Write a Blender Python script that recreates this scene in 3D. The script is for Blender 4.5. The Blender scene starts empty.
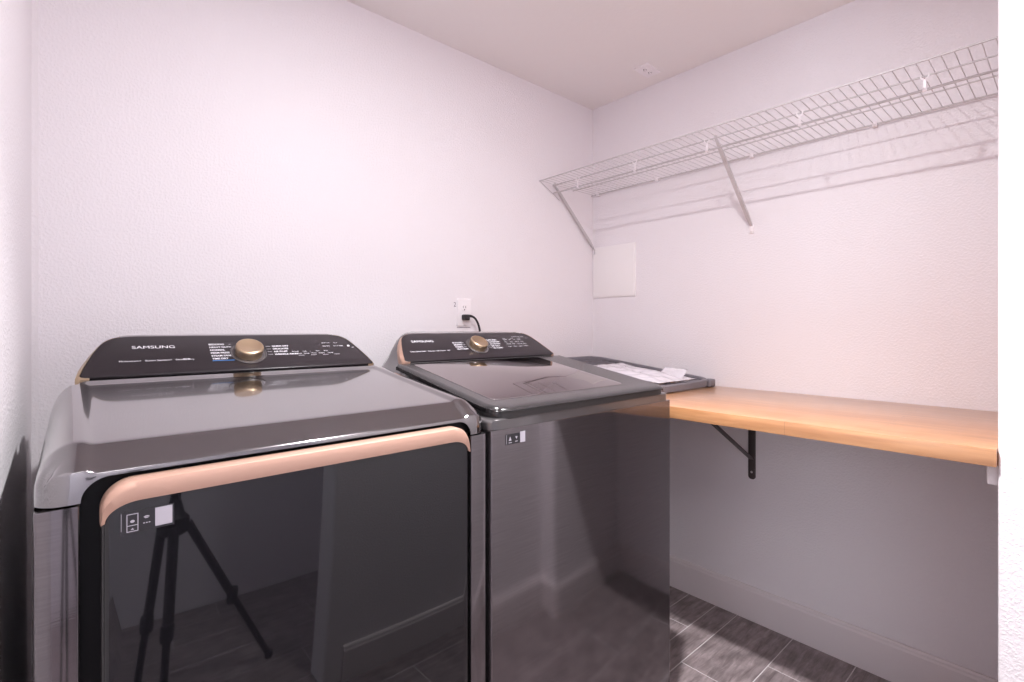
import bpy, bmesh, math, random
from mathutils import Vector, Matrix, noise
random.seed(7)
C = bpy.context.scene.collection
PI = math.pi
FLOOR = 0.018           # height of the floor in the measured frame; everything is lowered by it at the end

# ------------------------------------------------------------------ materials
def srgb(r, g, b):
    f = lambda c: (c/255/12.92) if c/255 <= .04045 else ((c/255+.055)/1.055)**2.4
    return (f(r), f(g), f(b), 1)

def mat(name, col, rough=.5, metal=0., spec=.5, coat=0., ior=None, alpha=None):
    m = bpy.data.materials.new(name); m.use_nodes = True
    b = m.node_tree.nodes['Principled BSDF']
    b.inputs['Base Color'].default_value = col
    b.inputs['Roughness'].default_value = rough
    b.inputs['Metallic'].default_value = metal
    b.inputs['Specular IOR Level'].default_value = spec
    b.inputs['Coat Weight'].default_value = coat
    b.inputs['Coat Roughness'].default_value = .05
    if ior: b.inputs['IOR'].default_value = ior
    if alpha is not None: b.inputs['Alpha'].default_value = alpha
    m['b'] = 1
    return m

def nd(m, t, **k):
    n = m.node_tree.nodes.new(t)
    for a, v in k.items(): setattr(n, a, v)
    return n
def bs(m): return m.node_tree.nodes['Principled BSDF']
def ln(m, a, b): m.node_tree.links.new(a, b)

def coords(m, scale=(1, 1, 1)):
    g = nd(m, 'ShaderNodeNewGeometry'); v = nd(m, 'ShaderNodeMapping')
    v.inputs['Scale'].default_value = scale
    ln(m, g.outputs['Position'], v.inputs['Vector'])
    return v.outputs['Vector']

def orange_peel(m, strength=.25, scale=150, dist=.002):
    """sprayed drywall texture: soft blobs with flattened tops"""
    v = coords(m)
    n1 = nd(m, 'ShaderNodeTexNoise'); n1.inputs['Scale'].default_value = scale
    n1.inputs['Detail'].default_value = 2.5; n1.inputs['Roughness'].default_value = .55
    ln(m, v, n1.inputs['Vector'])
    r = nd(m, 'ShaderNodeValToRGB'); r.color_ramp.elements[0].position = .42; r.color_ramp.elements[1].position = .66
    ln(m, n1.outputs['Fac'], r.inputs['Fac'])
    bp = nd(m, 'ShaderNodeBump'); bp.inputs['Strength'].default_value = strength; bp.inputs['Distance'].default_value = dist
    ln(m, r.outputs['Color'], bp.inputs['Height']); ln(m, bp.outputs['Normal'], bs(m).inputs['Normal'])

M = {}
M['wall'] = mat('wall_paint', (.825, .788, .814, 1), .38, spec=.45); orange_peel(M['wall'], .34)
M['ceil'] = mat('ceiling_paint', (.84, .80, .79, 1), .75, spec=.2); orange_peel(M['ceil'], .10, 60)
M['base'] = mat('baseboard_paint', (.78, .72, .73, 1), .35)
M['white'] = mat('white_plastic', (.86, .82, .84, 1), .35)
M['panelwhite'] = mat('panel_paint', (.87, .84, .84, 1), .45)
M['wire'] = mat('white_vinyl_wire', (.55, .52, .53, 1), .35)
M['black'] = mat('black_gloss', (.004, .004, .005, 1), .3, spec=.12)
M['slot'] = mat('dark_slot', (.02, .018, .018, 1), .6)
M['bracket'] = mat('dark_steel_bracket', (.060, .046, .046, 1), .45)
M['rubber'] = mat('black_rubber', (.02, .017, .02, 1), .5)
M['copper'] = mat('rose_gold', (.44, .275, .21, 1), .42, metal=.5)
M['gold'] = mat('champagne_gold', (.60, .46, .31, 1), .28, metal=1)
M['panel'] = mat('console_black', (.014, .0105, .0128, 1), .28, spec=.35)
M['glass'] = mat('door_glass', (.006, .0055, .007, 1), .03, spec=.5, ior=1.5)
M['lidglass'] = mat('lid_glass', (.40, .37, .37, 1), .035, metal=1)
M['print'] = mat('console_print', (.62, .60, .64, 1), .6)
M['blueprint'] = mat('blue_print', (.03, .16, .42, 1), .5)
M['label'] = mat('label_white', (.36, .34, .38, 1), .5)
M['label_black'] = mat('label_black', (.012, .011, .014, 1), .4)
M['rack'] = mat('rack_grey_plastic', (.16, .15, .17, 1), .45)
M['paper'] = mat('paper', (.72, .66, .70, 1), .6)
M['bag'] = mat('clear_film', (.80, .76, .80, 1), .18, spec=.6, alpha=.55)
M['pencil'] = mat('pencil_mark', (.16, .13, .15, 1), .8)
M['carbon'] = mat('tripod_black', (.012, .012, .013, 1), .5)
M['bulb'] = mat('frosted_bulb', (.9, .9, .88, 1), .4)
M['porcelain'] = mat('porcelain', (.85, .83, .82, 1), .25)
M['blind'] = mat('roller_blind', (.6, .66, .72, 1), .7)

def paint_steel(name, col, rough, aniso_scale, metal=.9, amp=.25):
    """brushed black steel: fine streaks running along X"""
    m = mat(name, col, rough, metal=metal)
    v = coords(m, aniso_scale)
    n = nd(m, 'ShaderNodeTexNoise'); n.inputs['Scale'].default_value = 1; n.inputs['Detail'].default_value = 4
    n.inputs['Roughness'].default_value = .6
    ln(m, v, n.inputs['Vector'])
    mx = nd(m, 'ShaderNodeMixRGB', blend_type='MIX')
    mx.inputs[1].default_value = tuple(c*(1-amp) for c in col[:3])+(1,)
    mx.inputs[2].default_value = tuple(c*(1+amp) for c in col[:3])+(1,)
    ln(m, n.outputs['Fac'], mx.inputs[0]); ln(m, mx.outputs[0], bs(m).inputs['Base Color'])
    bp = nd(m, 'ShaderNodeBump'); bp.inputs['Strength'].default_value = .035; bp.inputs['Distance'].default_value = .001
    ln(m, n.outputs['Fac'], bp.inputs['Height']); ln(m, bp.outputs['Normal'], bs(m).inputs['Normal'])
    return m
M['steel'] = paint_steel('brushed_black_steel', (.16, .145, .153, 1), .08, (10, 10, 420))
M['side'] = mat('dark_painted_side', (.045, .04, .043, 1), .3, metal=.3)
M['top'] = mat('metallic_grey_gloss_top', (.11, .101, .107, 1), .14, metal=1., coat=1., ior=1.5)
bs(M['top']).inputs['Coat IOR'].default_value = 2.1
M['deck'] = mat('dark_grey_gloss_deck', (.085, .078, .08, 1), .3, metal=.5, coat=.8)
M['lid'] = mat('lid_charcoal', (.020, .018, .019, 1), .24)

# butcher block: staves along Y
def wood():
    m = mat('butcher_block', (.7, .45, .28, 1), .33, spec=.6)
    g = nd(m, 'ShaderNodeNewGeometry'); sep = nd(m, 'ShaderNodeSeparateXYZ'); ln(m, g.outputs['Position'], sep.inputs[0])
    cmb = nd(m, 'ShaderNodeCombineXYZ'); ln(m, sep.outputs['Y'], cmb.inputs['X']); ln(m, sep.outputs['X'], cmb.inputs['Y'])
    br = nd(m, 'ShaderNodeTexBrick'); br.offset = .37; br.squash = 1
    br.inputs['Scale'].default_value = 1; br.inputs['Brick Width'].default_value = .52; br.inputs['Row Height'].default_value = .043
    br.inputs['Mortar Size'].default_value = .0006; br.inputs['Mortar Smooth'].default_value = .3
    br.inputs['Color1'].default_value = (.43, .195, .078, 1); br.inputs['Color2'].default_value = (.50, .265, .125, 1)
    br.inputs['Mortar'].default_value = (.29, .13, .055, 1)
    ln(m, cmb.outputs[0], br.inputs['Vector'])
    mp = nd(m, 'ShaderNodeMapping'); mp.inputs['Scale'].default_value = (70, 5, 70); ln(m, g.outputs['Position'], mp.inputs['Vector'])
    n = nd(m, 'ShaderNodeTexNoise'); n.inputs['Scale'].default_value = 1; n.inputs['Detail'].default_value = 5; ln(m, mp.outputs[0], n.inputs['Vector'])
    r = nd(m, 'ShaderNodeValToRGB'); r.color_ramp.elements[0].color = (.70, .60, .52, 1); r.color_ramp.elements[1].color = (1.08, 1.08, 1.08, 1)
    r.color_ramp.elements[0].position = .25; r.color_ramp.elements[1].position = .7
    ln(m, n.outputs['Fac'], r.inputs['Fac'])
    mx = nd(m, 'ShaderNodeMixRGB', blend_type='MULTIPLY'); mx.inputs[0].default_value = 1
    ln(m, br.outputs['Color'], mx.inputs[1]); ln(m, r.outputs['Color'], mx.inputs[2]); ln(m, mx.outputs[0], bs(m).inputs['Base Color'])
    bs(m).inputs['Coat Weight'].default_value = .9; bs(m).inputs['Coat Roughness'].default_value = .28
    return m
M['wood'] = wood()

def plank():
    m = mat('dark_wood_look_tile', (.08, .06, .06, 1), .34, spec=.5)
    g = nd(m, 'ShaderNodeNewGeometry')
    off = nd(m, 'ShaderNodeVectorMath', operation='MULTIPLY_ADD')
    off.inputs[1].default_value = (0, 0, 0)
    mp = nd(m, 'ShaderNodeMapping'); mp.inputs['Scale'].default_value = (9, 60, 20); ln(m, g.outputs['Position'], mp.inputs['Vector'])
    rv = nd(m, 'ShaderNodeVectorMath', operation='SCALE'); rv.inputs[0].default_value = (31, 17, 5)
    ln(m, g.outputs['Random Per Island'], rv.inputs['Scale'])
    ad = nd(m, 'ShaderNodeVectorMath', operation='ADD'); ln(m, mp.outputs[0], ad.inputs[0]); ln(m, rv.outputs[0], ad.inputs[1])
    n = nd(m, 'ShaderNodeTexNoise'); n.inputs['Scale'].default_value = 1; n.inputs['Detail'].default_value = 6; n.inputs['Distortion'].default_value = .6
    n.inputs['Roughness'].default_value = .65
    ln(m, ad.outputs[0], n.inputs['Vector'])
    r = nd(m, 'ShaderNodeValToRGB')
    r.color_ramp.elements[0].position = .3; r.color_ramp.elements[0].color = (.13, .100, .101, 1)
    r.color_ramp.elements[1].position = .72; r.color_ramp.elements[1].color = (.35, .29, .295, 1)
    ln(m, n.outputs['Fac'], r.inputs['Fac'])
    n2 = nd(m, 'ShaderNodeTexNoise'); n2.inputs['Scale'].default_value = 14; n2.inputs['Detail'].default_value = 3; ln(m, g.outputs['Position'], n2.inputs['Vector'])
    r2 = nd(m, 'ShaderNodeMapRange'); r2.inputs['To Min'].default_value = .35; r2.inputs['To Max'].default_value = 1.65; ln(m, n2.outputs['Fac'], r2.inputs['Value'])
    hv = nd(m, 'ShaderNodeVectorMath', operation='SCALE'); ln(m, r.outputs['Color'], hv.inputs[0]); ln(m, r2.outputs[0], hv.inputs['Scale'])
    ln(m, hv.outputs[0], bs(m).inputs['Base Color'])
    bp = nd(m, 'ShaderNodeBump'); bp.inputs['Strength'].default_value = .25; bp.inputs['Distance'].default_value = .002
    ln(m, n.outputs['Fac'], bp.inputs['Height']); ln(m, bp.outputs['Normal'], bs(m).inputs['Normal'])
    return m
M['plank'] = plank()
M['grout'] = mat('pale_grout', (.60, .56, .57, 1), .8)

# ------------------------------------------------------------------ mesh helpers
def obj(name, bm, m, parent=None, smooth=True, angle=40):
    me = bpy.data.meshes.new(name)
    bmesh.ops.recalc_face_normals(bm, faces=bm.faces)
    bm.to_mesh(me); bm.free()
    for x in (m if isinstance(m, (list, tuple)) else [m]): me.materials.append(x)
    if smooth:
        for p in me.polygons: p.use_smooth = True
        me.set_sharp_from_angle(angle=math.radians(angle))
    o = bpy.data.objects.new(name, me); C.objects.link(o)
    if parent: o.parent = parent
    return o

def empty(name, loc):
    o = bpy.data.objects.new(name, None); C.objects.link(o); o.location = loc; o.empty_display_size = .05
    return o
def tag(o, label, cat, group=None):
    o['label'] = label; o['category'] = cat
    if group: o['group'] = group
    return o
def struct(o, label=None):
    o['kind'] = 'structure'
    if label: o['label'] = label
    return o

def box(bm, x0, x1, y0, y1, z0, z1, bev=0., seg=2, mi=0):
    vs = [bm.verts.new(p) for p in ((x0,y0,z0),(x1,y0,z0),(x1,y1,z0),(x0,y1,z0),(x0,y0,z1),(x1,y0,z1),(x1,y1,z1),(x0,y1,z1))]
    fs = [bm.faces.new([vs[i] for i in q]) for q in ((3,2,1,0),(4,5,6,7),(0,1,5,4),(1,2,6,5),(2,3,7,6),(3,0,4,7))]
    for f in fs: f.material_index = mi
    if bev:
        es = list({e for f in fs for e in f.edges})
        bmesh.ops.bevel(bm, geom=es, offset=bev, segments=seg, profile=.5, affect='EDGES')
    return vs
def boxm(*a, **k):
    bm = bmesh.new(); box(bm, *a, **k); return bm

def prism(bm, pts, fn, d0, d1, mi=0):
    """closed outline pts [(a,b)] mapped by fn(a,b,d) -> point, extruded from d0 to d1"""
    lo = [bm.verts.new(fn(a, b, d0)) for a, b in pts]; hi = [bm.verts.new(fn(a, b, d1)) for a, b in pts]
    n = len(pts)
    fs = [bm.faces.new(lo[::-1]), bm.faces.new(hi)]
    for i in range(n): fs.append(bm.faces.new((lo[i], lo[(i+1) % n], hi[(i+1) % n], hi[i])))
    for f in fs: f.material_index = mi
    return lo, hi, fs

def slab(bm, pts, fn, d0, d1, bev, steps=4, mi=0):
    """outline extruded with a rounded edge at d1: rings inset towards the middle"""
    n = len(pts)
    def inset(e):
        out = []
        for i in range(n):
            a = Vector(pts[i-1]); b = Vector(pts[i]); c = Vector(pts[(i+1) % n])
            t1 = (b-a).normalized(); t2 = (c-b).normalized()
            n1 = Vector((-t1.y, t1.x)); n2 = Vector((-t2.y, t2.x)); k = n1+n2
            k = k/max(.3, k.dot(n1)) if k.length > 1e-6 else n1
            out.append(b+k*e)
        return out
    s = 1 if d1 > d0 else -1
    rings = [(0, d0)]
    for i in range(steps+1):
        t = i/steps*PI/2
        rings.append((bev*(1-math.cos(t)), d1-s*bev+s*bev*math.sin(t)))
    vr = []
    for e, d in rings: vr.append([bm.verts.new(fn(p[0], p[1], d)) for p in inset(e)])
    for r0, r1 in zip(vr, vr[1:]):
        for i in range(n):
            f = bm.faces.new((r0[i], r0[(i+1) % n], r1[(i+1) % n], r1[i])); f.material_index = mi
    for r in (vr[0][::-1], vr[-1]):
        f = bm.faces.new(r); f.material_index = mi

def rrect(x0, x1, y0, y1, r, n=6):
    """counter-clockwise rounded rectangle; r is one radius or (bl, br, tr, tl)"""
    if not isinstance(r, (tuple, list)): r = (r,)*4
    out = []
    for (cx, cy, a0, q) in ((x0, y0, PI, r[0]), (x1, y0, 1.5*PI, r[1]), (x1, y1, 0, r[2]), (x0, y1, .5*PI, r[3])):
        sx = 1 if cx == x0 else -1; sy = 1 if cy == y0 else -1
        if q < 1e-5: out.append((cx, cy)); continue
        for i in range(n+1):
            a = a0+i/n*PI/2
            out.append((cx+sx*q+q*math.cos(a), cy+sy*q+q*math.sin(a)))
    return out

def tube(bm, pts, r, n=8, cap=True, mi=0):
    pts = [Vector(p) for p in pts]; rs = r if isinstance(r, (list, tuple)) else [r]*len(pts)
    up = None; rings = []
    for i, p in enumerate(pts):
        t = (pts[min(i+1, len(pts)-1)]-pts[max(i-1, 0)]).normalized()
        if up is None:
            up = Vector((0, 0, 1)) if abs(t.z) < .9 else Vector((1, 0, 0))
        u = (up-t*up.dot(t)).normalized(); w = t.cross(u); up = u
        rings.append([bm.verts.new(p+(u*math.cos(a)+w*math.sin(a))*rs[i]) for a in (k/n*2*PI for k in range(n))])
    for a, b in zip(rings, rings[1:]):
        for k in range(n):
            f = bm.faces.new((a[k], a[(k+1) % n], b[(k+1) % n], b[k])); f.material_index = mi
    if cap: bm.faces.new(rings[0][::-1]).material_index = mi; bm.faces.new(rings[-1]).material_index = mi

def bez(ps, n=10):
    """Catmull-Rom through the points"""
    ps = [Vector(p) for p in ps]; out = []
    q = [ps[0]*2-ps[1]]+ps+[ps[-1]*2-ps[-2]]
    for i in range(1, len(q)-2):
        a, b, c, d = q[i-1:i+3]
        for k in range(n):
            t = k/n
            out.append(.5*((2*b)+(c-a)*t+(2*a-5*b+4*c-d)*t*t+(3*b-a-3*c+d)*t**3))
    out.append(ps[-1]); return out

def lathe(bm, prof, fn, n=40, mi=0):
    """profile [(r,h)] turned about an axis; fn(x,y,h) places it"""
    rings = [[bm.verts.new(fn(r*math.cos(a), r*math.sin(a), h)) for a in (k/n*2*PI for k in range(n))] for r, h in prof]
    for a, b in zip(rings, rings[1:]):
        for k in range(n):
            f = bm.faces.new((a[k], a[(k+1) % n], b[(k+1) % n], b[k])); f.material_index = mi
    bm.faces.new(rings[0][::-1]).material_index = mi; bm.faces.new(rings[-1]).material_index = mi

def lerp_table(t, x):
    if x <= t[0][0]: return t[0][1]
    for (a, p), (b, q) in zip(t, t[1:]):
        if x <= b: return p+(q-p)*(x-a)/(b-a)
    return t[-1][1]
def sstep(x): x = min(1, max(0, x)); return x*x*(3-2*x)

# ------------------------------------------------------------------ the room
W, D, H = 2.06, 1.70, 2.346       # right wall, back wall, ceiling
XL = -.078                         # left wall
BX, BY = 1.431, .1125               # the corner of the pier on the right
HX0, HX1, HY = -1.55, 2.20, -1.12  # the hall the camera stands at

# floor: grout bed with planks laid along X
bm = bmesh.new()
box(bm, HX0-.1, HX1+.1, HY-.1, D+.1, -.08, FLOOR-.0012, mi=1)
ys = [HY, -.935, -.73, -.525, -.32, -.113, .1, .31, .516, .72, .93, 1.022, 1.145, 1.35, 1.55, D]
fixed = {.72: 1.612, .516: 1.818, .93: 1.30, 1.022: .62, .31: 1.50, .1: .95}
for a, b in zip(ys, ys[1:]):
    x = fixed.get(a, random.uniform(0, 1.2)); x -= 1.2*math.ceil((x-HX0)/1.2)
    while x < HX1:
        x0, x1 = max(x, HX0), min(x+1.2, HX1)
        if x1-x0 > .02: box(bm, x0+.0016, x1-.0016, a+.0016, b-.0016, FLOOR-.004, FLOOR, bev=.0008, seg=1)
        x += 1.2
struct(obj('floor', bm, [M['plank'], M['grout']], smooth=False), 'dark wood look plank tile floor with pale grout')

struct(obj('ceiling', boxm(HX0-.1, HX1+.1, HY-.1, D+.12, H, H+.1), M['ceil'], smooth=False))
struct(obj('wall_back', boxm(XL-.12, W+.12, D, D+.12, 0, H), M['wall'], smooth=False))
struct(obj('wall_right', boxm(W, W+.12, -.14, D, 0, H), M['wall'], smooth=False))
# left wall: its inside corner is a narrow angled strip
bm = bmesh.new()
prism(bm, [(XL-.12, -.14), (XL, -.14), (XL, D-.0118), (-.0662, D), (XL-.12, D)], lambda a, b, d: (a, b, d), 0, H)
struct(obj('wall_left', bm, M['wall'], smooth=False))
# front wall beside the doorway, and the pier that carries the end of the worktop
bm = boxm(.62, W, -.14, 0, 0, H)
es = [e for e in bm.edges if abs(e.verts[0].co.x-.62) < 1e-4 and abs(e.verts[1].co.x-.62) < 1e-4 and abs(e.verts[0].co.y-e.verts[1].co.y) < 1e-5]
bmesh.ops.bevel(bm, geom=es, offset=.014, segments=5, profile=.5, affect='EDGES')
struct(obj('wall_front', bm, M['wall']))
bm = boxm(BX, W, 0, BY, 0, H)
es = [e for e in bm.edges if all(abs(v.co.x-BX) < 1e-4 and abs(v.co.y-BY) < 1e-4 for v in e.verts)]
bmesh.ops.bevel(bm, geom=es, offset=.006, segments=4, profile=.5, affect='EDGES')
struct(obj('wall_front_pier', bm, M['wall']))
# the hall behind the camera
struct(obj('wall_hall_back', boxm(HX0-.1, HX1+.1, HY-.1, HY, 0, H), M['wall'], smooth=False))
struct(obj('wall_hall_right', boxm(HX1, HX1+.1, HY, -.14, 0, H), M['wall'], smooth=False))
bm = bmesh.new()
for q in ((HY, -.14, 0, .75), (HY, -.14, 2.05, H), (HY, -1.00, .75, 2.05), (-.30, -.14, .75, 2.05)): box(bm, HX0-.1, HX0, *q)
struct(obj('wall_hall_left', bm, M['wall'], smooth=False))
struct(obj('wall_hall_front', boxm(HX0, XL-.12, -.14, 0, 0, H), M['wall'], smooth=False))
# hall window
bm = bmesh.new()
for q in ((-1.00, -.96, .75, 2.05), (-.34, -.30, .75, 2.05), (-.96, -.34, .75, .80), (-.96, -.34, 2.0, 2.05), (-.96, -.34, 1.38, 1.42)):
    box(bm, HX0-.07, HX0-.02, *q, bev=.004, seg=1)
struct(obj('window_1', bm, M['base'], smooth=False))

def baseboard(name, pts, z1=.153, t=.014):
    """runs along the plan polyline pts, room to its left"""
    bm = bmesh.new()
    prof = [(0, FLOOR), (t, FLOOR), (t, z1-.018), (t-.003, z1-.012), (t-.003, z1-.006), (t-.007, z1), (0, z1)]
    for (a, b) in zip(pts, pts[1:]):
        a = Vector((*a, 0)); b = Vector((*b, 0)); d = (b-a).normalized(); n = Vector((-d.y, d.x, 0))
        vs = [[bm.verts.new(p+n*o+Vector((0, 0, z))) for o, z in prof] for p in (a, b)]
        k = len(prof)
        for i in range(k): bm.faces.new((vs[0][i], vs[0][(i+1) % k], vs[1][(i+1) % k], vs[1][i]))
        bm.faces.new(vs[0][::-1]); bm.faces.new(vs[1])
    struct(obj(name, bm, M['base'], smooth=False))
baseboard('baseboard_right', [(W, BY), (W, D)])
baseboard('baseboard_back', [(W-.014, D), (XL+.03, D)])
baseboard('baseboard_left', [(XL, D-.03), (XL, -.14)])
baseboard('baseboard_pier', [(BX, .014), (BX, BY+.014), (W-.014, BY+.014)][1:])
baseboard('baseboard_front', [(.69, 0), (BX-.001, 0)])
baseboard('baseboard_pier_side', [(BX, .0145), (BX, BY+.014)])

# ------------------------------------------------------------------ machines (laundry pair)
HW = .341                     # half width
FACE0, FACE1 = (.435, 1.100), (.550, 1.182)   # foot and top of the sloping console face (depth, height)
fv = Vector((0, FACE1[0]-FACE0[0], FACE1[1]-FACE0[1])); FL = fv.length; fv.normalize()
fnrm = Vector((0, -fv.z, fv.y))
def face(u, s, d=0.):
    """point on the console face: u across, s up the slope, d off it"""
    return Vector((u, FACE0[0], FACE0[1])) + fv*s + fnrm*d

def heightfield(bm, us, vs, zf, rc, low, us_half, corner_back=False):
    """top surface z=zf(u,v) over the plan, its front corners rounded by rc, with a skirt down to low(u,v)"""
    grid = []
    v0 = vs[0]
    for v in vs:
        row = []
        for u in us:
            x, y = u, v
            ex = us_half-abs(u); ey = v-v0
            if ex < rc and ey < rc:
                a, b = (rc-ex)/rc, (rc-ey)/rc
                r = max(a, b); h = math.hypot(a, b)
                if h > 1e-9:
                    a, b = a*r/h, b*r/h
                x = math.copysign(us_half-rc+a*rc, u); y = v0+rc-b*rc
            row.append(bm.verts.new((x, y, zf(u, v))))
        grid.append(row)
    nv, nu = len(vs), len(us)
    for j in range(nv-1):
        for i in range(nu-1):
            bm.faces.new((grid[j][i], grid[j][i+1], grid[j+1][i+1], grid[j+1][i]))
    loop = [(0, i) for i in range(nu)]+[(j, nu-1) for j in range(1, nv)]+[(nv-1, i) for i in range(nu-2, -1, -1)]+[(j, 0) for j in range(nv-2, 0, -1)]
    lowv = []
    for j, i in loop:
        p = grid[j][i].co
        lowv.append(bm.verts.new((p.x, p.y, low(us[i], vs[j]))))
    n = len(loop)
    for k in range(n):
        a = grid[loop[k][0]][loop[k][1]]; b = grid[loop[(k+1) % n][0]][loop[(k+1) % n][1]]
        bm.faces.new((a, b, lowv[(k+1) % n], lowv[k]))
    return lowv

def spread(a, b, n, p=2.):
    """n+1 values from a to b, dense near a"""
    return [a+(b-a)*(i/n)**p for i in range(n+1)]
def us_grid(hw, extra=()):
    e = spread(0, .07, 16, 1.8)
    e = e+[.046, .050, .054, .059, .064, .076, .084, .092, .10, .11, .12]
    s = {round(-hw+x, 5) for x in e} | {round(hw-x, 5) for x in e} | {round(-hw+.07+(2*hw-.14)*i/20, 5) for i in range(21)}
    for x in extra: s |= {x, -x}
    return sorted(s)

def lettering(name, cu, m):
    """printed characters as a flat mesh"""
    tmp = bpy.data.objects.new('tmp', cu); C.objects.link(tmp)
    bpy.context.view_layer.update()
    me = bpy.data.meshes.new_from_object(tmp.evaluated_get(bpy.context.evaluated_depsgraph_get()))
    bpy.data.objects.remove(tmp)
    me.name = name; me.materials.clear(); me.materials.append(m)
    o = bpy.data.objects.new(name, me); C.objects.link(o)
    return o
def console(t, knob_u, texts, marks):
    side = [(.2965, .006), (.2905, .030), (.2825, .055), (.2735, .080), (.2640, .102), (.2588, .111), (.2515, .119), (.2425, .1255), (.2300, .1300), (.2130, .1325), (.1900, .1335)]
    pts = [(-.289, .001), (.289, .001)] + side + [(-a, b) for a, b in side[::-1]]
    bm = bmesh.new(); slab(bm, pts, lambda a, b, d: face(a, b, d), -.006, .0035, .002, 3)
    p = obj('control_panel', bm, M['panel'], t)
    for s in (-1, 1):
        # slim trim on the end of the panel, facing outwards, hooked under it at the foot
        bm = bmesh.new()
        inner = [(.282, -.0010), (.289, .0000), (.2945, .0020), (.2968, .006)] + [(a+.0003, b) for a, b in side[1:9]]
        m = len(inner); outer = []
        for i in range(m):
            tv = Vector(inner[min(i+1, m-1)])-Vector(inner[max(i-1, 0)]); tv.normalize()
            nn = Vector((tv.y, -tv.x)); f = i/(m-1)
            w = (.0014, .0022, .0042, .0062)[i] if i < 4 else .0065*(1-(i-3)/(m-4))**.8+.0015
            q = Vector(inner[i])+nn*w; outer.append((q.x, q.y))
        lo, hi = [], []
        for d, L in ((-.022, lo), (.0040, hi)):
            for (a, b) in inner: L.append(bm.verts.new(face(s*a, b, d)))
            for k, (a, b) in list(enumerate(outer))[::-1]: L.append(bm.verts.new(face(s*a, b, d-((.003 if k < 2 else .008) if d > 0 else 0))))
        n = len(lo)
        for i in range(n): bm.faces.new((lo[i], lo[(i+1) % n], hi[(i+1) % n], hi[i]))
        for i in range(m-1):
            for L in (lo, hi): bm.faces.new((L[i], L[i+1], L[n-2-i], L[n-1-i]))
        obj('trim_strip', bm, M['copper'] if t['warm'] else M['gold'], t)
    # dial
    bm = bmesh.new(); ks = .061
    kf = lambda x, y, h: face(knob_u+x, ks+y, .0035+h)
    lathe(bm, [(.0385, 0), (.039, .0012), (.0378, .0022), (.036, .002), (.0352, .001), (.027, .001)], kf)
    ring = obj('dial_ring', bm, M['deck'], t)
    bm = bmesh.new()
    lathe(bm, [(.0290, .001), (.0290, .006), (.0296, .008), (.0296, .019), (.0288, .0212), (.0262, .0228), (.0245, .0226), (.002, .0188)], kf, 48)
    obj('dial', bm, M['gold'], t)
    # printing
    rot = Matrix(((1, 0, 0), (0, fv.y, fnrm.y), (0, fv.z, fnrm.z))).to_4x4()
    def text(name, body, u, s, h, wx=1., al='LEFT', m='print', ls=1., bold=0.):
        cu = bpy.data.curves.new(name, 'FONT'); cu.body = body; cu.size = h/.7; cu.align_x = al; cu.space_line = ls
        cu.offset = bold
        o = lettering(name, cu, M[m]); o.parent = p
        o.matrix_local = Matrix.Translation(face(u, s, .0039)) @ rot @ Matrix.Diagonal((wx, 1, 1, 1))
        return o
    for a in texts: text(*a[:5], **a[5])
    for (u0, u1, s0, s1, c) in marks:
        bm = bmesh.new()
        prism(bm, [(u0, s0), (u1, s0), (u1, s1), (u0, s1)], lambda a, b, d: face(a, b, d), .0036, .0039)
        obj('indicator_line', bm, M['blueprint' if c else 'print'], p, smooth=False)

def body(t, front):
    bm = bmesh.new()
    box(bm, -.339, .339, .012, .735, .045, .979, bev=.006)
    obj('cabinet', bm, M['side'], t)
    for sx in (-1, 1):
        for y in (.06, .68):
            bm = bmesh.new(); lathe(bm, [(.022, FLOOR), (.024, FLOOR+.008), (.014, FLOOR+.012), (.012, .05)], lambda x, y_, h, sx=sx, y=y: (sx*.29+x, y+y_, h), 16)
            obj('foot', bm, M['rubber'], t)

CONS = [(.420, 1.0975), (.435, 1.0995), (.548, 1.1785), (.556, 1.1815), (.600, 1.184), (.728, 1.184), (.735, 1.180)]
def vs_grid(extra): 
    s = set(extra) | {round(x[0], 4) for x in CONS} | {.43, .44, .47, .51, .54, .552, .57, .65, .70}
    return sorted(s)

CAP = [(0, 1.02), (.008, 1.045), (.020, 1.066), (.033, 1.084), (.040, 1.090), (.052, 1.109), (.064, 1.133), (.076, 1.153), (.092, 1.171), (.11, 1.180), (.13, 1.184), (.40, 1.1845)]
def cap(es, v, z):
    """the console's ends slope away along the trim"""
    if v < .41: return z
    c = lerp_table(CAP, max(0, es-.55*max(0, v-.55)))
    return min(z, c)
# ---- dryer -------------------------------------------------------
DX, DY = .3040, .812
t = empty('clothes_dryer', (DX, DY, 0)); t['warm'] = 0
tag(t, 'black steel dryer with dark glass door and rose gold door trim, beside the left wall', 'dryer')
del t['warm']; t['warm'] = 0
body(t, 'dryer')
prof = [(0, 1.0190), (.0012, 1.0215), (.0035, 1.0235), (.043, 1.0477), (.0475, 1.0499), (.053, 1.0510), (.25, 1.0753)] + CONS
def ztop(u, v):
    es = HW-abs(u); z = lerp_table(prof, v)
    r = .040 + .016*sstep((v-.42)/.10)
    e = min(es/r, 1); g = math.sqrt(max(0, 1-(1-e)**2))
    if v < .42: z -= .0045*sstep((es-.044)/.016)*sstep((.43-v)/.03)
    return cap(es, v, 1.0+(z-1.0)*g)
def dlow(u, v):
    if v > 1e-6: return .9825
    a = abs(u)
    if a >= .298: return .9825
    if a <= .268: return 1.0115
    k = (a-.268)/.030
    return .9825+.029*math.sqrt(max(0, 1-k*k))
bm = bmesh.new()
heightfield(bm, us_grid(HW, (.298, .2975, .296, .293, .289, .284, .279, .274, .268, .2)), vs_grid([0, .001, .002, .004, .006, .009, .013, .0012, .0035, .0025, .016, .02, .026, .032, .038, .043, .045, .0475, .050, .053, .058, .07, .075, .08, .085, .09, .12, .2, .3, .38, .40, .41]), ztop, .030, dlow, HW)
top = obj('top_cover', bm, M['top'], t, angle=35)
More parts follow.
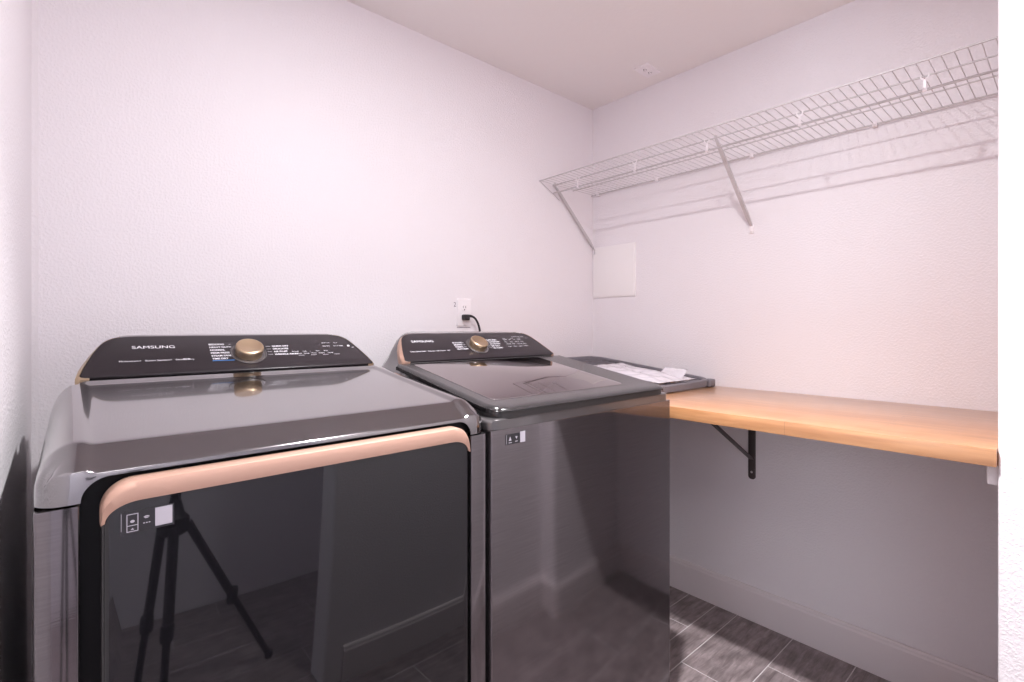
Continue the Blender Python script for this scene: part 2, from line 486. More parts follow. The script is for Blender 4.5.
# front: steel pillars either side of a recessed black surround
for s in (-1, 1):
    bm = bmesh.new(); x0, x1 = sorted((s*.2985, s*.3405))
    box(bm, x0, x1, .0, .03, .05, .9795)
    es = [e for e in bm.edges if abs(e.verts[0].co.y) < 1e-6 and abs(e.verts[1].co.y) < 1e-6 and abs(e.verts[0].co.x-e.verts[1].co.x) < 1e-6]
    outer = [e for e in es if abs(abs(e.verts[0].co.x)-.3405) < 1e-4]; inn = [e for e in es if e not in outer]
    bmesh.ops.bevel(bm, geom=outer, offset=.006, segments=5, profile=.5, affect='EDGES')
    bmesh.ops.bevel(bm, geom=[e for e in inn if e.is_valid], offset=.003, segments=3, profile=.5, affect='EDGES')
    obj('front_pillar', bm, M['steel'], t)
bm = boxm(-.2985, .2985, .011, .03, .05, 1.016)
obj('door_surround', bm, M['black'], t, smooth=False)
# door
door = None
pts = rrect(-.279, .279, .33, 1.0052, .034, 8)
bm = bmesh.new(); slab(bm, pts, lambda a, b, d: (a, d, b), .010, -.0185, .007, 5)
door = obj('door', bm, M['lid'], t)
pts = rrect(-.2765, .2765, .3325, 1.0, .034, 8)
bm = bmesh.new(); slab(bm, pts, lambda a, b, d: (a, d, b), -.016, -.0215, .0045, 5)
obj('glass_panel', bm, M['glass'], door)
# rose gold strip: follows the door's top edge, ends in points on its sides
bm = bmesh.new()
x, zt_, zb, r = .2800, 1.0062, .9800, .035
outl = [(-x, .957)]+[(-x+r+r*math.cos(a), zt_-r+r*math.sin(a)) for a in (PI-PI/2*k/10 for k in range(11))]
outl += [(x-r+r*math.cos(a), zt_-r+r*math.sin(a)) for a in (PI/2-PI/2*k/10 for k in range(11))]+[(x, .957)]
r2 = .030
inl = [(-x+.0012, .957)]+[(-x+.0045+.036+.036*math.cos(a), zb-.022+.022*math.sin(a)) for a in (PI-PI/2*k/10 for k in range(11))]
inl += [(x-.0045-.036+.036*math.cos(a), zb-.022+.022*math.sin(a)) for a in (PI/2-PI/2*k/10 for k in range(11))]+[(x-.0012, .957)]
n = len(outl)
rows = []
for d, lst in ((.004, outl), (-.0175, outl), (-.0215, [(a*.996, b-.0022) for a, b in outl]), (-.0245, [(o[0]*.6+i[0]*.4, o[1]*.6+i[1]*.4) for o, i in zip(outl, inl)]), (-.0225, inl), (-.018, inl)):
    rows.append([bm.verts.new((a, d, b)) for a, b in lst])
for a, b in zip(rows, rows[1:]):
    for i in range(n-1): bm.faces.new((a[i], a[i+1], b[i+1], b[i]))
obj('handle_trim', bm, M['copper'], door)
# sticker on the glass
bm = bmesh.new(); y0 = -.0216
def rect(bm, x0, x1, z0, z1, y=y0, mi=0): prism(bm, [(x0, z0), (x1, z0), (x1, z1), (x0, z1)], lambda a, b, d: (a, d, b), y, y-.0004, mi)
rect(bm, -.2605, -.2045, .9395, .9675, mi=1)
y1 = y0-.0004
def frame(x0, x1, z0, z1, w, mi=0):
    rect(bm, x0, x1, z0, z0+w, y1, mi); rect(bm, x0, x1, z1-w, z1, y1, mi); rect(bm, x0, x0+w, z0, z1, y1, mi); rect(bm, x1-w, x1, z0, z1, y1, mi)
frame(-.2545, -.2425, .9415, .9640, .0009); rect(bm, -.2545, -.2425, .9490, .9498, y1)
prism(bm, [(-.2485+.0023*math.cos(a), .9545+.0018*math.sin(a)) for a in (k/12*2*PI for k in range(12))], lambda a, b, d: (a, d, b), y1, y1-.0003)
rect(bm, -.2501, -.2469, .9440, .9448, y1); rect(bm, -.2490, -.2480, .9448, .9460, y1)
for r_ in (.0045, .0028):
    pp = [(-.2340+r_*math.cos(a), .9540+r_*math.sin(a)) for a in (PI/4+PI/2*k/6 for k in range(7))]
    qq = [(-.2340+(r_-.0012)*math.cos(a), .9540+(r_-.0012)*math.sin(a)) for a in (PI*3/4-PI/2*k/6 for k in range(7))]
    prism(bm, pp+qq, lambda a, b, d: (a, d, b), y1, y1-.0003)
for k in range(3): rect(bm, -.2375+k*.0028, -.2357+k*.0028, .9490, .9500, y1)
rect(bm, -.2250, -.2065, .9425, .9660, y1)
rect(bm, -.2600, -.2595, .944, .966, y1)
obj('sticker', bm, [M['label'], M['label_black']], door, smooth=False)
dl = 'BEDDING\nHEAVY DUTY\nNORMAL\nPERM PRESS\nSTEAM SANITIZE+\nTIME DRY'
dr = 'QUICK DRY\nDELICATES\nAIR FLUFF\nWRINKLE AWAY'
c0 = DX
txt = [('brand_lettering', 'SAMSUNG', .091-c0, .0875, .0098, dict(wx=1.2, bold=0.)),
       ('feature_lettering', 'Multisteam+   Steam Sanitize+   Sensor Dry', .068-c0, .044, .0046, dict(wx=1.12)),
       ('cycle_lettering', dl, .2325-c0, .0945, .0052, dict(wx=.98, ls=1.42, bold=.00015)),
       ('cycle_lettering', dr, .366-c0, .0830, .0052, dict(wx=.98, ls=1.46, bold=.00015)),
       ('option_lettering', 'Dry Level   Temp   Time    Damp     Mode', .405-c0, .051, .0040, dict(wx=1.05)),
       ('option_lettering', 'Wrinkle       High      +         Alert       Smart', .408-c0, .060, .0036, dict(wx=.95)),
       ('option_lettering', 'Eco Dry       Drum Light', .490-c0, .079, .0040, dict(wx=.95)),
       ('option_lettering', 'Child Lock       Start', .490-c0, .093, .0038, dict(wx=.95))]
mk = [(.2735-c0, .284-c0-.006+.012*0, .0945-k*.0105+.002, .0945-k*.0105+.0026, 0) for k in range(5)]
mk += [(.352-c0, .362-c0, .085-k*.0105, .0856-k*.0105, 0) for k in range(4)]
mk += [(.232-c0, .276-c0, .0365, .0382, 1)]
mk += [(.420-c0+.03*k, .434-c0+.03*k, .0455, .0462, 0) for k in range(4)]
mk += [(.556-c0, .562-c0, .077, .083, 0), (.566-c0, .572-c0, .072, .0735, 0), (.178-c0, .190-c0, .0442, .0450, 0), (.178-c0, .190-c0, .0485, .0492, 0), (.178-c0, .1786-c0, .0442, .0490, 0), (.1894-c0, .190-c0, .0442, .0490, 0)]
console(t, .006, txt, mk)

# ---- washer ------------------------------------------------------
WX, WY = .9886, .803
t2 = empty('top_load_washer', (WX, WY, 0)); t2['warm'] = 1
tag(t2, 'black steel top load washer with glass lid, between the dryer and the wooden worktop', 'washing machine')
body(t2, 'washer')
wprof = [(0, 1.0040), (.003, 1.0062), (.01, 1.0068), (.05, 1.0080), (.40, 1.0700), (.425, 1.0800), (.436, 1.0985)]+CONS[2:]
def zw(u, v):
    es = HW-abs(u); z = lerp_table(wprof, v)
    r = .018 + .038*sstep((v-.36)/.09)
    e = min(es/r, 1); g = math.sqrt(max(0, 1-(1-e)**2))
    zs = .998
    return cap(es, v, zs+(z-zs)*g)
bm = bmesh.new()
heightfield(bm, us_grid(HW), vs_grid([0, .001, .003, .006, .01, .02, .05, .1, .2, .3, .36, .38, .40, .41, .415, .425, .436]), zw, .030, lambda u, v: .9845, HW)
obj('top_cover', bm, M['deck'], t2, angle=50)
bm = bmesh.new(); box(bm, -.341, .341, .0, .03, .05, .9838)
es = [e for e in bm.edges if abs(e.verts[0].co.y) < 1e-6 and abs(e.verts[1].co.y) < 1e-6 and abs(e.verts[0].co.x-e.verts[1].co.x) < 1e-6]
bmesh.ops.bevel(bm, geom=es, offset=.004, segments=4, profile=.5, affect='EDGES')
es = [e for e in bm.edges if all(abs(v.co.y) < 1e-6 and v.co.z > .98 for v in e.verts)]
bmesh.ops.bevel(bm, geom=es, offset=.0016, segments=3, profile=.5, affect='EDGES')
obj('front_panel', bm, M['steel'], t2)
bm = bmesh.new(); slab(bm, rrect(-.324, .324, .001, .40, .043, 6), lambda a, b, d: (a, b, 1.004+max(0, b-.05)*.166+d), 0, .0165, .002, 2)
obj('lid_gap_dark', bm, M['slot'], t2)  # black slab added as the shade in the gap under the lid
# lid
LH = .328
lprof = [(-.004, 1.0215), (-.002, 1.0250), (.002, 1.0275), (.010, 1.0300), (.03, 1.0325), (.055, 1.0350), (.425, 1.0985), (.430, 1.098)]
def zl(u, v):
    es = LH-abs(u); z = lerp_table(lprof, v)
    e = min(es/.014, 1); g = math.sqrt(max(0, 1-(1-e)**2))
    return z-.016*(1-g)
def llow(u, v):
    return lerp_table(lprof, max(v, .002))-.0065
bm = bmesh.new()
lowv = heightfield(bm, us_grid(LH), sorted([-.004, -.003, -.002, 0, .002, .006, .01, .02, .03, .04, .055, .1, .2, .3, .4, .425, .43]), zl, .045, llow, LH)
bm.faces.new(lowv)
lid = obj('lid', bm, M['lid'], t2, angle=50)
sl = (1.0985-1.0350)/(.425-.055)
def lidp(a, b, d): return (a, b, 1.0350+(b-.055)*sl+d)
bm = bmesh.new()
gx0, gx1 = .703-WX, 1.186-WX
slab(bm, rrect(gx0, gx1, .062, .418, .016, 5), lidp, -.004, .0012, .001, 2)
obj('lid_glass', bm, M['lidglass'], lid)
bm = bmesh.new()
y0 = -.0002
rect(bm, .687-WX, .728-WX, .9495, .9715, y0, 1)
rect(bm, .7275-WX, .743-WX, .9495, .9730, y0, 0)
y1 = y0-.0004
prism(bm, [(.699-WX+.0042*math.cos(a), .9605+.006*math.sin(a)) for a in (PI/2+k*2*PI/3 for k in range(3))], lambda a, b, d: (a, d, b), y1, y1-.0003)
prism(bm, [(.717-WX+.0035*math.cos(a), .9625+.0035*math.sin(a)) for a in (-PI/2+k*2*PI/3 for k in range(3))], lambda a, b, d: (a, d, b), y1, y1-.0003)
rect(bm, .6945-WX, .7035-WX, .9525, .9538, y1); rect(bm, .713-WX, .721-WX, .9535, .9547, y1)
rect(bm, .6885-WX, .6893-WX, .951, .9705, y1)
obj('sticker', bm, [M['label'], M['label_black']], t2, smooth=False)
c0 = WX
txt = [('brand_lettering', 'SAMSUNG', .752-c0, .0875, .0098, dict(wx=1.2, bold=0.)),
       ('feature_lettering', 'Super Speed Wash   Activejet   Self Clean+   VRT', .727-c0, .042, .0046, dict(wx=1.05)),
       ('cycle_lettering', 'DELICATES\nBEDDING\nNORMAL\nHEAVY DUTY', .893-c0, .0785, .0052, dict(wx=.98, ls=1.46, bold=.00015)),
       ('cycle_lettering', 'SUPER SPEED\nWATERPROOF\nACTIVEWEAR\nSPIN ONLY\nSELF CLEAN+', 1.037-c0, .0890, .0052, dict(wx=.98, ls=1.46, bold=.00015)),
       ('option_lettering', 'Temp    Spin     Soil    Soak\nHot      High     Heavy   Rinse\nWarm    Mid      Normal  Extra\nCold     Low      Light    Delay', 1.108-c0, .0900, .0044, dict(wx=1.15, ls=2.0)),
       ('option_lettering', 'Smart Care   Start', 1.160-c0, .106, .0044, dict(wx=1.15))]
mk = [(.9265-c0, .936-c0, .0800-k*.0105, .0806-k*.0105, 0) for k in range(4)]
mk += [(1.022-c0, 1.033-c0, .091-k*.0105, .0916-k*.0105, 0) for k in range(5)]
mk += [(1.112-c0+.035*k, 1.124-c0+.035*k, .0985, .0993, 0) for k in range(4)]
console(t2, -.009, txt, mk)
for x in (t, t2): del x['warm']

# ------------------------------------------------------------------ worktop, its bracket and end cleat
CX, CT, CB = 1.422, .9485, .9115
bm = boxm(CX, W-.001, BY+.001, D-.002, CB, CT, bev=.0012, seg=2)
tag(obj('worktop', bm, M['wood']), 'butcher block wooden worktop running along the right wall', 'countertop')

br = empty('shelf_bracket', (W, .875, .75))
tag(br, 'black steel angle bracket with diagonal brace holding up the wooden worktop', 'bracket')
def loc(bm, o):
    for v in bm.verts: v.co -= o.location
    return bm
bm = bmesh.new()
slab(bm, rrect(.861, .889, .586, CB-.001, (.012, .012, .002, .002), 4), lambda a, b, d: (d, a, b), W-.0005, W-.006, .0012, 2)
vp = obj('wall_plate', loc(bm, br), M['bracket'], br)
for z in (.615, .80):
    bm = bmesh.new()
    lathe(bm, [(.0045, 0), (.0045, .001), (.002, .0022)], lambda x, y, h, z=z: (W-.006-h, .875+x, z+y), 12)
    obj('screw', loc(bm, br), M['wire'], vp)
bm = bmesh.new()
slab(bm, rrect(1.60, W-.006, .861, .889, (.002, .002, .002, .002), 2), lambda a, b, d: (a, b, d), CB-.0065, CB-.0005, .001, 2)
obj('top_arm', loc(bm, br), M['bracket'], br)
bm = bmesh.new()
a, b = Vector((W-.006, .875, .668)), Vector((1.640, .875, CB-.006))
dv = (b-a).normalized(); nv = Vector((0, 1, 0)); kv = dv.cross(nv)
for q0, q1 in ((a, b),):
    vs = []
    for p in (q0, q1):
        vs.append([bm.verts.new(p+nv*i*.010+kv*j*.003) for i, j in ((-1, -1), (1, -1), (1, 1), (-1, 1))])
    for i in range(4): bm.faces.new((vs[0][i], vs[0][(i+1) % 4], vs[1][(i+1) % 4], vs[1][i]))
    bm.faces.new(vs[0][::-1]); bm.faces.new(vs[1])
bmesh.ops.bevel(bm, geom=list(bm.edges), offset=.0008, segments=1, affect='EDGES')
obj('brace', loc(bm, br), M['bracket'], br)

bm = boxm(1.462, W-.02, BY+.0003, BY+.0195, CB-.046, CB-.0008, bev=.003)
cl = tag(obj('wall_mounted_cleat', bm, M['white']), 'short white painted cleat under the worktop end at far right', 'cleat')

# ------------------------------------------------------------------ wire shelf
SZ = 1.894
sh = empty('wire_shelf', (W, .9, SZ))
tag(sh, 'white vinyl coated wire shelf running along the right wall above the worktop', 'shelf')
SY0, SY1 = BY+.004, D-.002
bm = bmesh.new()
y = SY1-.006
while y > SY0:
    tube(bm, [(1.665, y, SZ+.0015), (1.70, y, SZ+.0015), (1.757, y, SZ-.001), (1.80, y, SZ-.0005), (2.050, y, SZ-.0005), (2.0535, y, SZ-.004)], .00125, 6)
    y -= .02555
obj('deck_wires', loc(bm, sh), M['wire'], sh)
for nm, x, z, r in (('front_rail', 1.665, SZ+.001, .0029), ('rail', 1.757, SZ-.005, .0026), ('rail', 1.902, SZ-.0045, .0024), ('back_rail', 2.0485, SZ-.0045, .0031)):
    bm = bmesh.new(); tube(bm, [(x, SY0, z), (x, SY1, z)], r, 10)
    obj(nm, loc(bm, sh), M['wire'], sh)
bm = bmesh.new(); tube(bm, [(1.757, SY0, SZ-.043), (1.757, SY1-.004, SZ-.043)], .0038, 10)
obj('hang_rod', loc(bm, sh), M['wire'], sh)
bm = bmesh.new(); tube(bm, [(1.665, SY1-.002, SZ), (1.700, SY1-.002, SZ-.018), (1.757, SY1-.002, SZ-.046), (1.80, SY1-.002, SZ-.070)], .0018, 6)
obj('end_wire', loc(bm, sh), M['wire'], sh)
for y in (1.538, 1.225, .910, .596, .282):
    bm = bmesh.new()
    for s in (-1, 1): tube(bm, bez([(1.757, y+s*.009, SZ+.001), (1.755, y+s*.008, SZ-.009), (1.7545, y, SZ-.018)], 4), .0022, 6)
    box(bm, 1.753, 1.758, y-.0035, y+.0035, SZ-.045, SZ-.014, bev=.001, seg=1)
    tube(bm, [(1.757, y-.005, SZ-.043), (1.757, y+.005, SZ-.043)], .0046, 10)
    obj('rod_clip', loc(bm, sh), M['white'], sh)
for y in (1.655, 1.307, .872, .462):
    bm = bmesh.new()
    box(bm, 2.042, W-.0004, y-.007, y+.007, SZ-.014, SZ+.004, bev=.002)
    lathe(bm, [(.0048, 0), (.0048, .003), (.003, .0045)], lambda a, b, h, y=y: (2.042-h, y+a, SZ-.0045+b), 12)
    obj('wall_clip', loc(bm, sh), M['white'], sh)
for y in (1.686, .876):
    a, b = Vector((1.757, y, SZ-.007)), Vector((W-.004, y, 1.606))
    dv = (b-a).normalized(); nv = Vector((0, 1, 0)); kv = dv.cross(nv)
    bm = bmesh.new(); vs = []
    # folded steel strut: U-shaped section, flattened at both ends
    for f, w, h in ((0, .004, .002), (.05, .005, .003), (.14, .0062, .0055), (.86, .0066, .0055), (.95, .006, .003), (1, .005, .002)):
        p = a.lerp(b, f)
        vs.append([bm.verts.new(p+nv*i*w+kv*j*h) for i, j in ((-1, -1), (1, -1), (1, 1), (.55, 1), (.55, -.3), (-.55, -.3), (-.55, 1), (-1, 1))])
    for r0, r1 in zip(vs, vs[1:]):
        for i in range(8): bm.faces.new((r0[i], r0[(i+1) % 8], r1[(i+1) % 8], r1[i]))
    bm.faces.new(vs[0][::-1]); bm.faces.new(vs[-1])
    tube(bm, bez([a+Vector((-.006, 0, 0)), a+Vector((-.005, 0, .008)), a+Vector((.004, 0, .010)), a+Vector((.007, 0, .002))], 4), .0028, 6)
    o = obj('brace', loc(bm, sh), M['wire'], sh, smooth=False)
    bm = bmesh.new()
    box(bm, W-.0075, W-.0004, y-.009, y+.009, 1.578, 1.612, bev=.002)
    lathe(bm, [(.004, 0), (.004, .0015), (.002, .003)], lambda p, q, h, y=y: (W-.0075-h, y+p, 1.588+q), 10)
    obj('brace_foot', loc(bm, sh), M['white'], o)

# ------------------------------------------------------------------ fittings on the walls and ceiling
ap = empty('access_panel', (W, 1.561, 1.483))
tag(ap, 'square white access panel on the right wall by the corner', 'access panel')
bm = bmesh.new(); slab(bm, rrect(1.430, 1.692, 1.352, 1.614, .003, 2), lambda a, b, d: (d, a, b), W-.0003, W-.006, .0015, 2)
fr = obj('panel_frame', loc(bm, ap), M['panelwhite'], ap)
bm = bmesh.new(); slab(bm, rrect(1.437, 1.685, 1.359, 1.607, .003, 2), lambda a, b, d: (d, a, b), W-.005, W-.0075, .001, 2)
obj('panel_door', loc(bm, ap), M['panelwhite'], ap)

def receptacle(bm, cx, cz, fn):
    """rounded face with two slots and a ground hole; mi 1 is the dark"""
    pts = [(cx+.0172*max(-.80, min(.80, math.cos(a)))*1.0, cz+.0145*math.sin(a)) for a in (k/32*2*PI for k in range(32))]
    slab(bm, pts, fn, .004, .0072, .0008, 2, 0)
    for x, h in ((-.0063, .0045), (.0063, .0037)):
        prism(bm, [(cx+x-.0011, cz+.003-h), (cx+x+.0011, cz+.003-h), (cx+x+.0011, cz+.003+h), (cx+x-.0011, cz+.003+h)], fn, .0068, .0074, 1)
    prism(bm, [(cx+.0026*math.cos(a), cz-.0078+.0026*math.sin(a)) for a in (k/12*2*PI for k in range(12))], fn, .0068, .0074, 1)

def outlet(name, origin, fn0, label):
    o = empty(name, origin); tag(o, label, 'electrical outlet')
    fn = lambda a, b, d: Vector(fn0(a, b, d))
    bm = bmesh.new(); slab(bm, rrect(-.0345, .0345, -.056, .056, .004, 3), fn, .0003, .0058, .002, 3)
    obj('cover_plate', bm, M['white'], o)
    for z in (.0195, -.0195):
        bm = bmesh.new(); receptacle(bm, 0, z, fn); obj('receptacle', bm, [M['white'], M['slot']], o)
    bm = bmesh.new(); lathe(bm, [(.003, .0055), (.003, .0064), (.001, .0068)], lambda x, y, h: fn(x, y, h), 12); obj('screw', bm, M['white'], o)
    return o
OX, OZ = 1.2225, 1.2605
wo = outlet('wall_outlet', (OX, D, OZ), lambda a, b, d: (a, -d, b), 'white duplex wall outlet above the console at the back wall, cord plugged in')
outlet('ceiling_outlet', (1.920, 1.274, H), lambda a, b, d: (b, a, -d), 'pale duplex outlet plate set in the ceiling near the right wall')
# thin dark bar on the wall just below the plate
bm = boxm(OX-.0335, OX+.0345, D-.0012, D+.002, OZ-.0640, OZ-.0615)
obj('dark_bar', bm, M['pencil'], None)
be = bpy.data.objects['dark_bar']
for v in be.data.vertices: v.co -= Vector((OX, D, OZ))
be.parent = wo

# plug and cord
pc = empty('power_cord', (OX, D-.007, OZ-.0195))
tag(pc, 'black power cord with angled plug in the wall outlet behind the washer', 'power cord')
bm = bmesh.new()
px, py, pz = OX, D-.007, OZ-.0195
slab(bm, rrect(px-.0135, px+.0135, pz-.013, pz+.011, .006, 4), lambda a, b, d: (a, d, b), py, py-.024, .005, 4)
obj('plug', loc(bm, pc), M['rubber'], pc)
bm = bmesh.new()
pa = bez([(px+.004, py-.015, pz+.003), (px+.020, py-.019, pz+.004), (px+.036, py-.022, pz-.003), (px+.050, py-.024, pz-.022), (px+.060, py-.025, pz-.050), (px+.064, py-.025, pz-.085), (px+.063, py-.025, pz-.16), (px+.055, py-.024, pz-.30)], 8)
rs = [max(.0046, .0078-.0032*min(1, i/12)) for i in range(len(pa))]
tube(bm, pa, rs, 10)
obj('cord', loc(bm, pc), M['rubber'], pc)

# pencil note on the wall beside the outlet
cu = bpy.data.curves.new('pencil_note', 'FONT'); cu.body = '2'; cu.size = .026
o = lettering('pencil_note', cu, M['pencil']); o.location = (1.172, D-.0006, 1.284); o.rotation_euler = (PI/2, 0, 0)
o.parent = bpy.data.objects['wall_back']; o['label'] = 'small pencilled figure two on the wall left of the outlet'

# ------------------------------------------------------------------ grey drying rack with its bag of papers on the worktop
rk = empty('drying_rack', (1.80, 1.30, CT))
tag(rk, 'grey plastic drying rack lying tilted on the worktop in the corner', 'drying rack')
# the rack's own frame: a across (X), b along (Y), rising towards the back wall
RX0, RX1, RY0, RY1 = 1.600, 2.035, 1.020, 1.660
RS = .072/(RY1-RY0)
def rp(a, b, d): return Vector((a, b, CT+.006+(b-RY0)*RS+d))
def ring(x0, x1, y0, y1, r): return rrect(x0, x1, y0, y1, r, 8)
bm = bmesh.new()
out = ring(RX0, RX1, RY0, RY1, .075); inn = ring(RX0+.022, RX1-.022, RY0+.022, RY1-.022, .055)
n = len(out); rows = []
for L, d in ((out, 0), ([(a, b) for a, b in out], .022), ([(o[0]*.8+i[0]*.2, o[1]*.8+i[1]*.2) for o, i in zip(out, inn)], .026), ([(o[0]*.2+i[0]*.8, o[1]*.2+i[1]*.8) for o, i in zip(out, inn)], .025), (inn, .020), (inn, 0)):
    rows.append([bm.verts.new(rp(a, b, d)) for a, b in L])
rows.append(rows[0])
for p, q in zip(rows, rows[1:]):
    for i in range(n): bm.faces.new((p[i], p[(i+1) % n], q[(i+1) % n], q[i]))
obj('rim', loc(bm, rk), M['rack'], rk)
bm = bmesh.new()
for k in range(1, 16):
    y = RY0+.022+(RY1-RY0-.044)*k/16
    tube(bm, [rp(RX0+.016, y, .010), rp(RX1-.016, y, .010)], .0045, 8)
for k in range(1, 4):
    x = RX0+(RX1-RX0)*k/4
    tube(bm, [rp(x, RY0+.016, .006), rp(x, RY1-.016, .006)], .0045, 8)
obj('slats', loc(bm, rk), M['rack'], rk)
for x, y in ((RX1-.028, RY0+.012), (RX0+.035, RY0+.02)):
    bm = bmesh.new(); z = rp(x, y, .026).z
    box(bm, x-.022, x+.022, y-.020, y+.016, CT+.0005, z, bev=.006, seg=3)
    obj('foot', loc(bm, rk), M['rack'], rk)
for x in (RX0+.03, RX1-.03):
    bm = bmesh.new(); y = RY1-.03
    tube(bm, [(x, y, CT+.0005), (x, y, rp(x, y, .01).z)], [.012, .009], 12)
    obj('leg', loc(bm, rk), M['rack'], rk)

pb = empty('manual_bag', (1.78, 1.25, CT+.06))
tag(pb, 'clear plastic bag of white papers draped over the grey rack', 'plastic bag')
def drape(name, x0, x1, y0, y1, nx, ny, off, amp, seed, m, thick, curl=0.):
    bm = bmesh.new(); g = []
    for layer in (0, 1):
        gg = []
        for j in range(ny+1):
            row = []
            for i in range(nx+1):
                f, h = i/nx, j/ny
                x = x0+(x1-x0)*f; y = y0+(y1-y0)*h
                z = rp(x, max(y, RY0), .0265).z+off
                q = noise.noise(Vector((x*16, y*16, seed)))+.5*noise.noise(Vector((x*38, y*38, seed+3)))
                edge = min(1, 4*min(f, 1-f, h, 1-h)+.25)
                z += amp*(.55+.45*q)*edge
                if y < RY0-.004: z -= min(.05, (RY0-.004-y)*1.4)
                z += curl*max(0, f-.72)**1.6*max(0, .6-h)*40
                x += .006*noise.noise(Vector((x*9, y*9, seed+9)))
                row.append(bm.verts.new((x, y, z-layer*thick)))
            gg.append(row)
        g.append(gg)
    for layer in (0, 1):
        for j in range(ny):
            for i in range(nx): bm.faces.new((g[layer][j][i], g[layer][j][i+1], g[layer][j+1][i+1], g[layer][j+1][i]))
    ed = [(0, i) for i in range(nx)]+[(j, nx) for j in range(ny)]+[(ny, i) for i in range(nx, 0, -1)]+[(j, 0) for j in range(ny, 0, -1)]
    for (a, b), (c, d) in zip(ed, ed[1:]+ed[:1]): bm.faces.new((g[0][a][b], g[0][c][d], g[1][c][d], g[1][a][b]))
    return obj(name, loc(bm, pb), m, pb, angle=60)
drape('papers', 1.66, 1.88, 1.10, 1.36, 12, 14, .003, .004, 2.2, M['paper'], .003)
drape('plastic_film', 1.62, 1.880, 1.024, 1.40, 34, 40, .008, .020, 5.1, M['bag'], .0006)
# a corner of the bag that stands up in a curl
bm = bmesh.new(); g = []
for layer in (0, 1):
    gg = []
    for i in range(13):
        a = i/12*2.0
        row = []
        for k in range(9):
            h = k/8
            x = 1.800+.062*i/12+.018*math.sin(a*1.6)+.006*noise.noise(Vector((i*.5, k*.6, 3)))
            y = 1.045+.105*h+.010*noise.noise(Vector((i*.4, k*.5, 8)))
            z = rp(x, y, .030).z+.042*math.sin(a*.95)*(1-.25*h)+.004*noise.noise(Vector((i*.7, k*.7, 1)))-layer*.0006
            row.append(bm.verts.new((x, y, z)))
        gg.append(row)
    g.append(gg)
for layer in (0, 1):
    for i in range(12):
        for k in range(8): bm.faces.new((g[layer][i][k], g[layer][i][k+1], g[layer][i+1][k+1], g[layer][i+1][k]))
ed = [(0, k) for k in range(8)]+[(i, 8) for i in range(12)]+[(12, k) for k in range(8, 0, -1)]+[(i, 0) for i in range(12, 0, -1)]
for (a, b), (c, d) in zip(ed, ed[1:]+ed[:1]): bm.faces.new((g[0][a][b], g[0][c][d], g[1][c][d], g[1][a][b]))
obj('curled_flap', loc(bm, pb), M['bag'], pb, angle=60)

# ------------------------------------------------------------------ lamp holder on the ceiling and the photographer's tripod in the doorway
LX, LY = .75, .56
lp = empty('ceiling_lamp', (LX, LY, H)); tag(lp, 'small round white downlight set flush in the ceiling above the machines', 'ceiling lamp')
bm = bmesh.new(); lathe(bm, [(.060, 0), (.060, -.004), (.052, -.008), (.034, -.008), (.030, -.003), (.030, 0)], lambda x, y, h: (x, y, h), 32)
obj('trim_ring', bm, M['porcelain'], lp)

tp = empty('camera_tripod', (.135, -.22, FLOOR)); tag(tp, 'black camera tripod standing in the doorway, seen mirrored in the dryer door', 'tripod')
bm = bmesh.new(); tube(bm, [(0, 0, .35), (0, 0, 1.02)], .016, 14); obj('centre_column', bm, M['carbon'], tp)
bm = bmesh.new(); lathe(bm, [(.030, .66), (.045, .67), (.045, .72), (.030, .735), (.018, .78)], lambda x, y, h: (x, y, h), 20); obj('collar', bm, M['carbon'], tp)
bm = bmesh.new(); lathe(bm, [(.02, 1.0), (.026, 1.03), (.026, 1.06), (.018, 1.08), (.034, 1.085), (.034, 1.10)], lambda x, y, h: (x, y, h), 20); obj('ball_head', bm, M['carbon'], tp)
for az in (-.35, 1.65, 3.75):
    d = Vector((math.cos(az), math.sin(az), 0)); sp = .40 if az < 0 else .11
    bm = bmesh.new()
    a = d*.042+Vector((0, 0, .695)); b = d*sp+Vector((0, 0, .012)); m_ = a.lerp(b, .5)
    tube(bm, [a, m_], .015, 12); tube(bm, [m_, b], .0115, 12)
    box_c = m_
    lathe(bm, [(.018, -.03), (.020, -.02), (.020, .02), (.018, .03)], lambda x, y, h: (box_c.x+x, box_c.y+y, box_c.z+h), 14)
    leg = obj('leg', bm, M['carbon'], tp)
    bm = bmesh.new(); lathe(bm, [(.014, 0), (.017, .006), (.015, .03)], lambda x, y, h: (b.x+x, b.y+y, h), 14); obj('rubber_foot', bm, M['rubber'], leg)

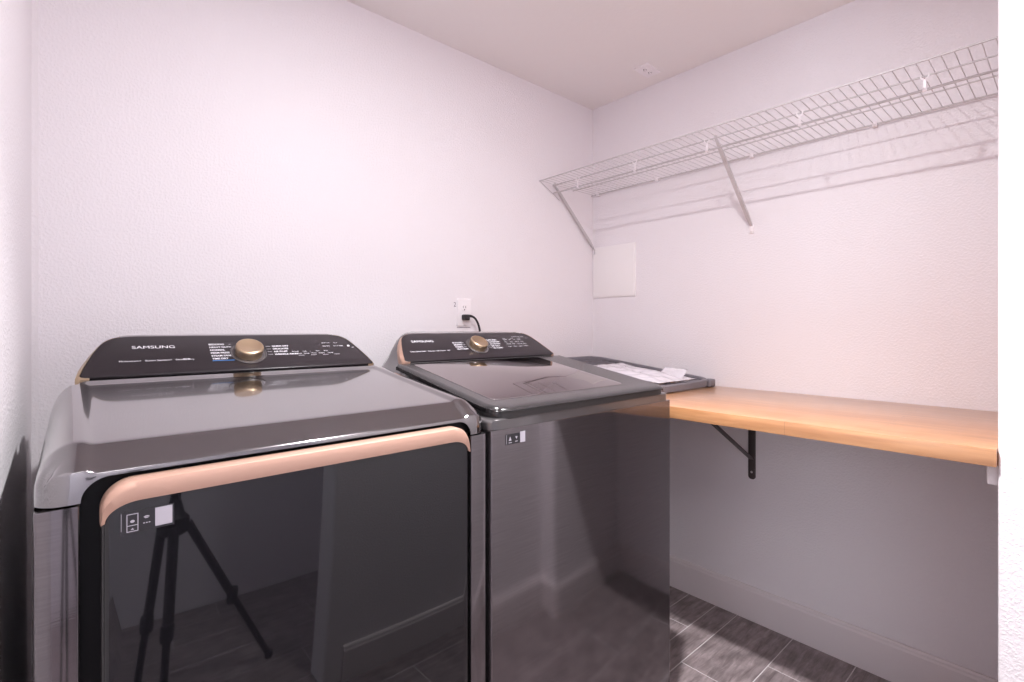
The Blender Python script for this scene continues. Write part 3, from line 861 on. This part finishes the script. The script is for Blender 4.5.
# ------------------------------------------------------------------ light
def light(name, kind, locn, energy, col, **k):
    l = bpy.data.lights.new(name, kind); l.energy = energy; l.color = col
    for a, v in k.items(): setattr(l, a, v)
    o = bpy.data.objects.new(name, l); C.objects.link(o); o.location = locn
    return o
light('lamp_light', 'AREA', (LX, LY, H-.012), 21, (1, .985, 1), shape='DISK', size=.06)
sp = light('lamp_beam', 'SPOT', (LX, LY, H-.013), 330, (1, .985, 1), shadow_soft_size=.035, spot_size=math.radians(102), spot_blend=1.0)
hl = light('hall_fill', 'AREA', (-.42, -.52, H-.03), 21, (1, .975, .96), shape='DISK', size=.7)  # unseen soft fill added in the hall, shining in through the doorway
hl2 = light('hall_fill', 'AREA', (.08, -.50, H-.03), 9, (1, .975, .98), shape='DISK', size=.4)  # second unseen fill, added to graze the left wall beside the dryer
wl = light('window_daylight', 'AREA', (HX0+.02, -.65, 1.4), 46, (.74, .87, 1.0), shape='RECTANGLE', size=1.25, size_y=.64)
wl.rotation_euler = (0, -PI/2, 0)
w = bpy.data.worlds.new('world'); bpy.context.scene.world = w; w.use_nodes = True
w.node_tree.nodes['Background'].inputs[0].default_value = (.65, .8, 1, 1); w.node_tree.nodes['Background'].inputs[1].default_value = 1.0

bpy.context.scene.cycles.diffuse_bounces = 8; bpy.context.scene.cycles.caustics_reflective = False; bpy.context.scene.cycles.max_bounces = 16
# ------------------------------------------------------------------ camera
cam = bpy.data.cameras.new('camera'); co = bpy.data.objects.new('camera', cam); C.objects.link(co)
yaw = math.atan((512-74)/499)
co.location = (0, 0, 1.2); co.rotation_euler = (PI/2, 0, -yaw)
cam.sensor_width = 36; cam.lens = 36*499/1024; cam.shift_y = -14/1024; cam.clip_start = .01
bpy.context.scene.camera = co

for o in bpy.context.scene.objects:
    if o.parent is None: o.location.z -= FLOOR

vs_ = bpy.context.scene.view_settings
vs_.view_transform = 'Standard'; vs_.look = 'None'; vs_.gamma = 1; vs_.use_curve_mapping = False; vs_.exposure = -.42
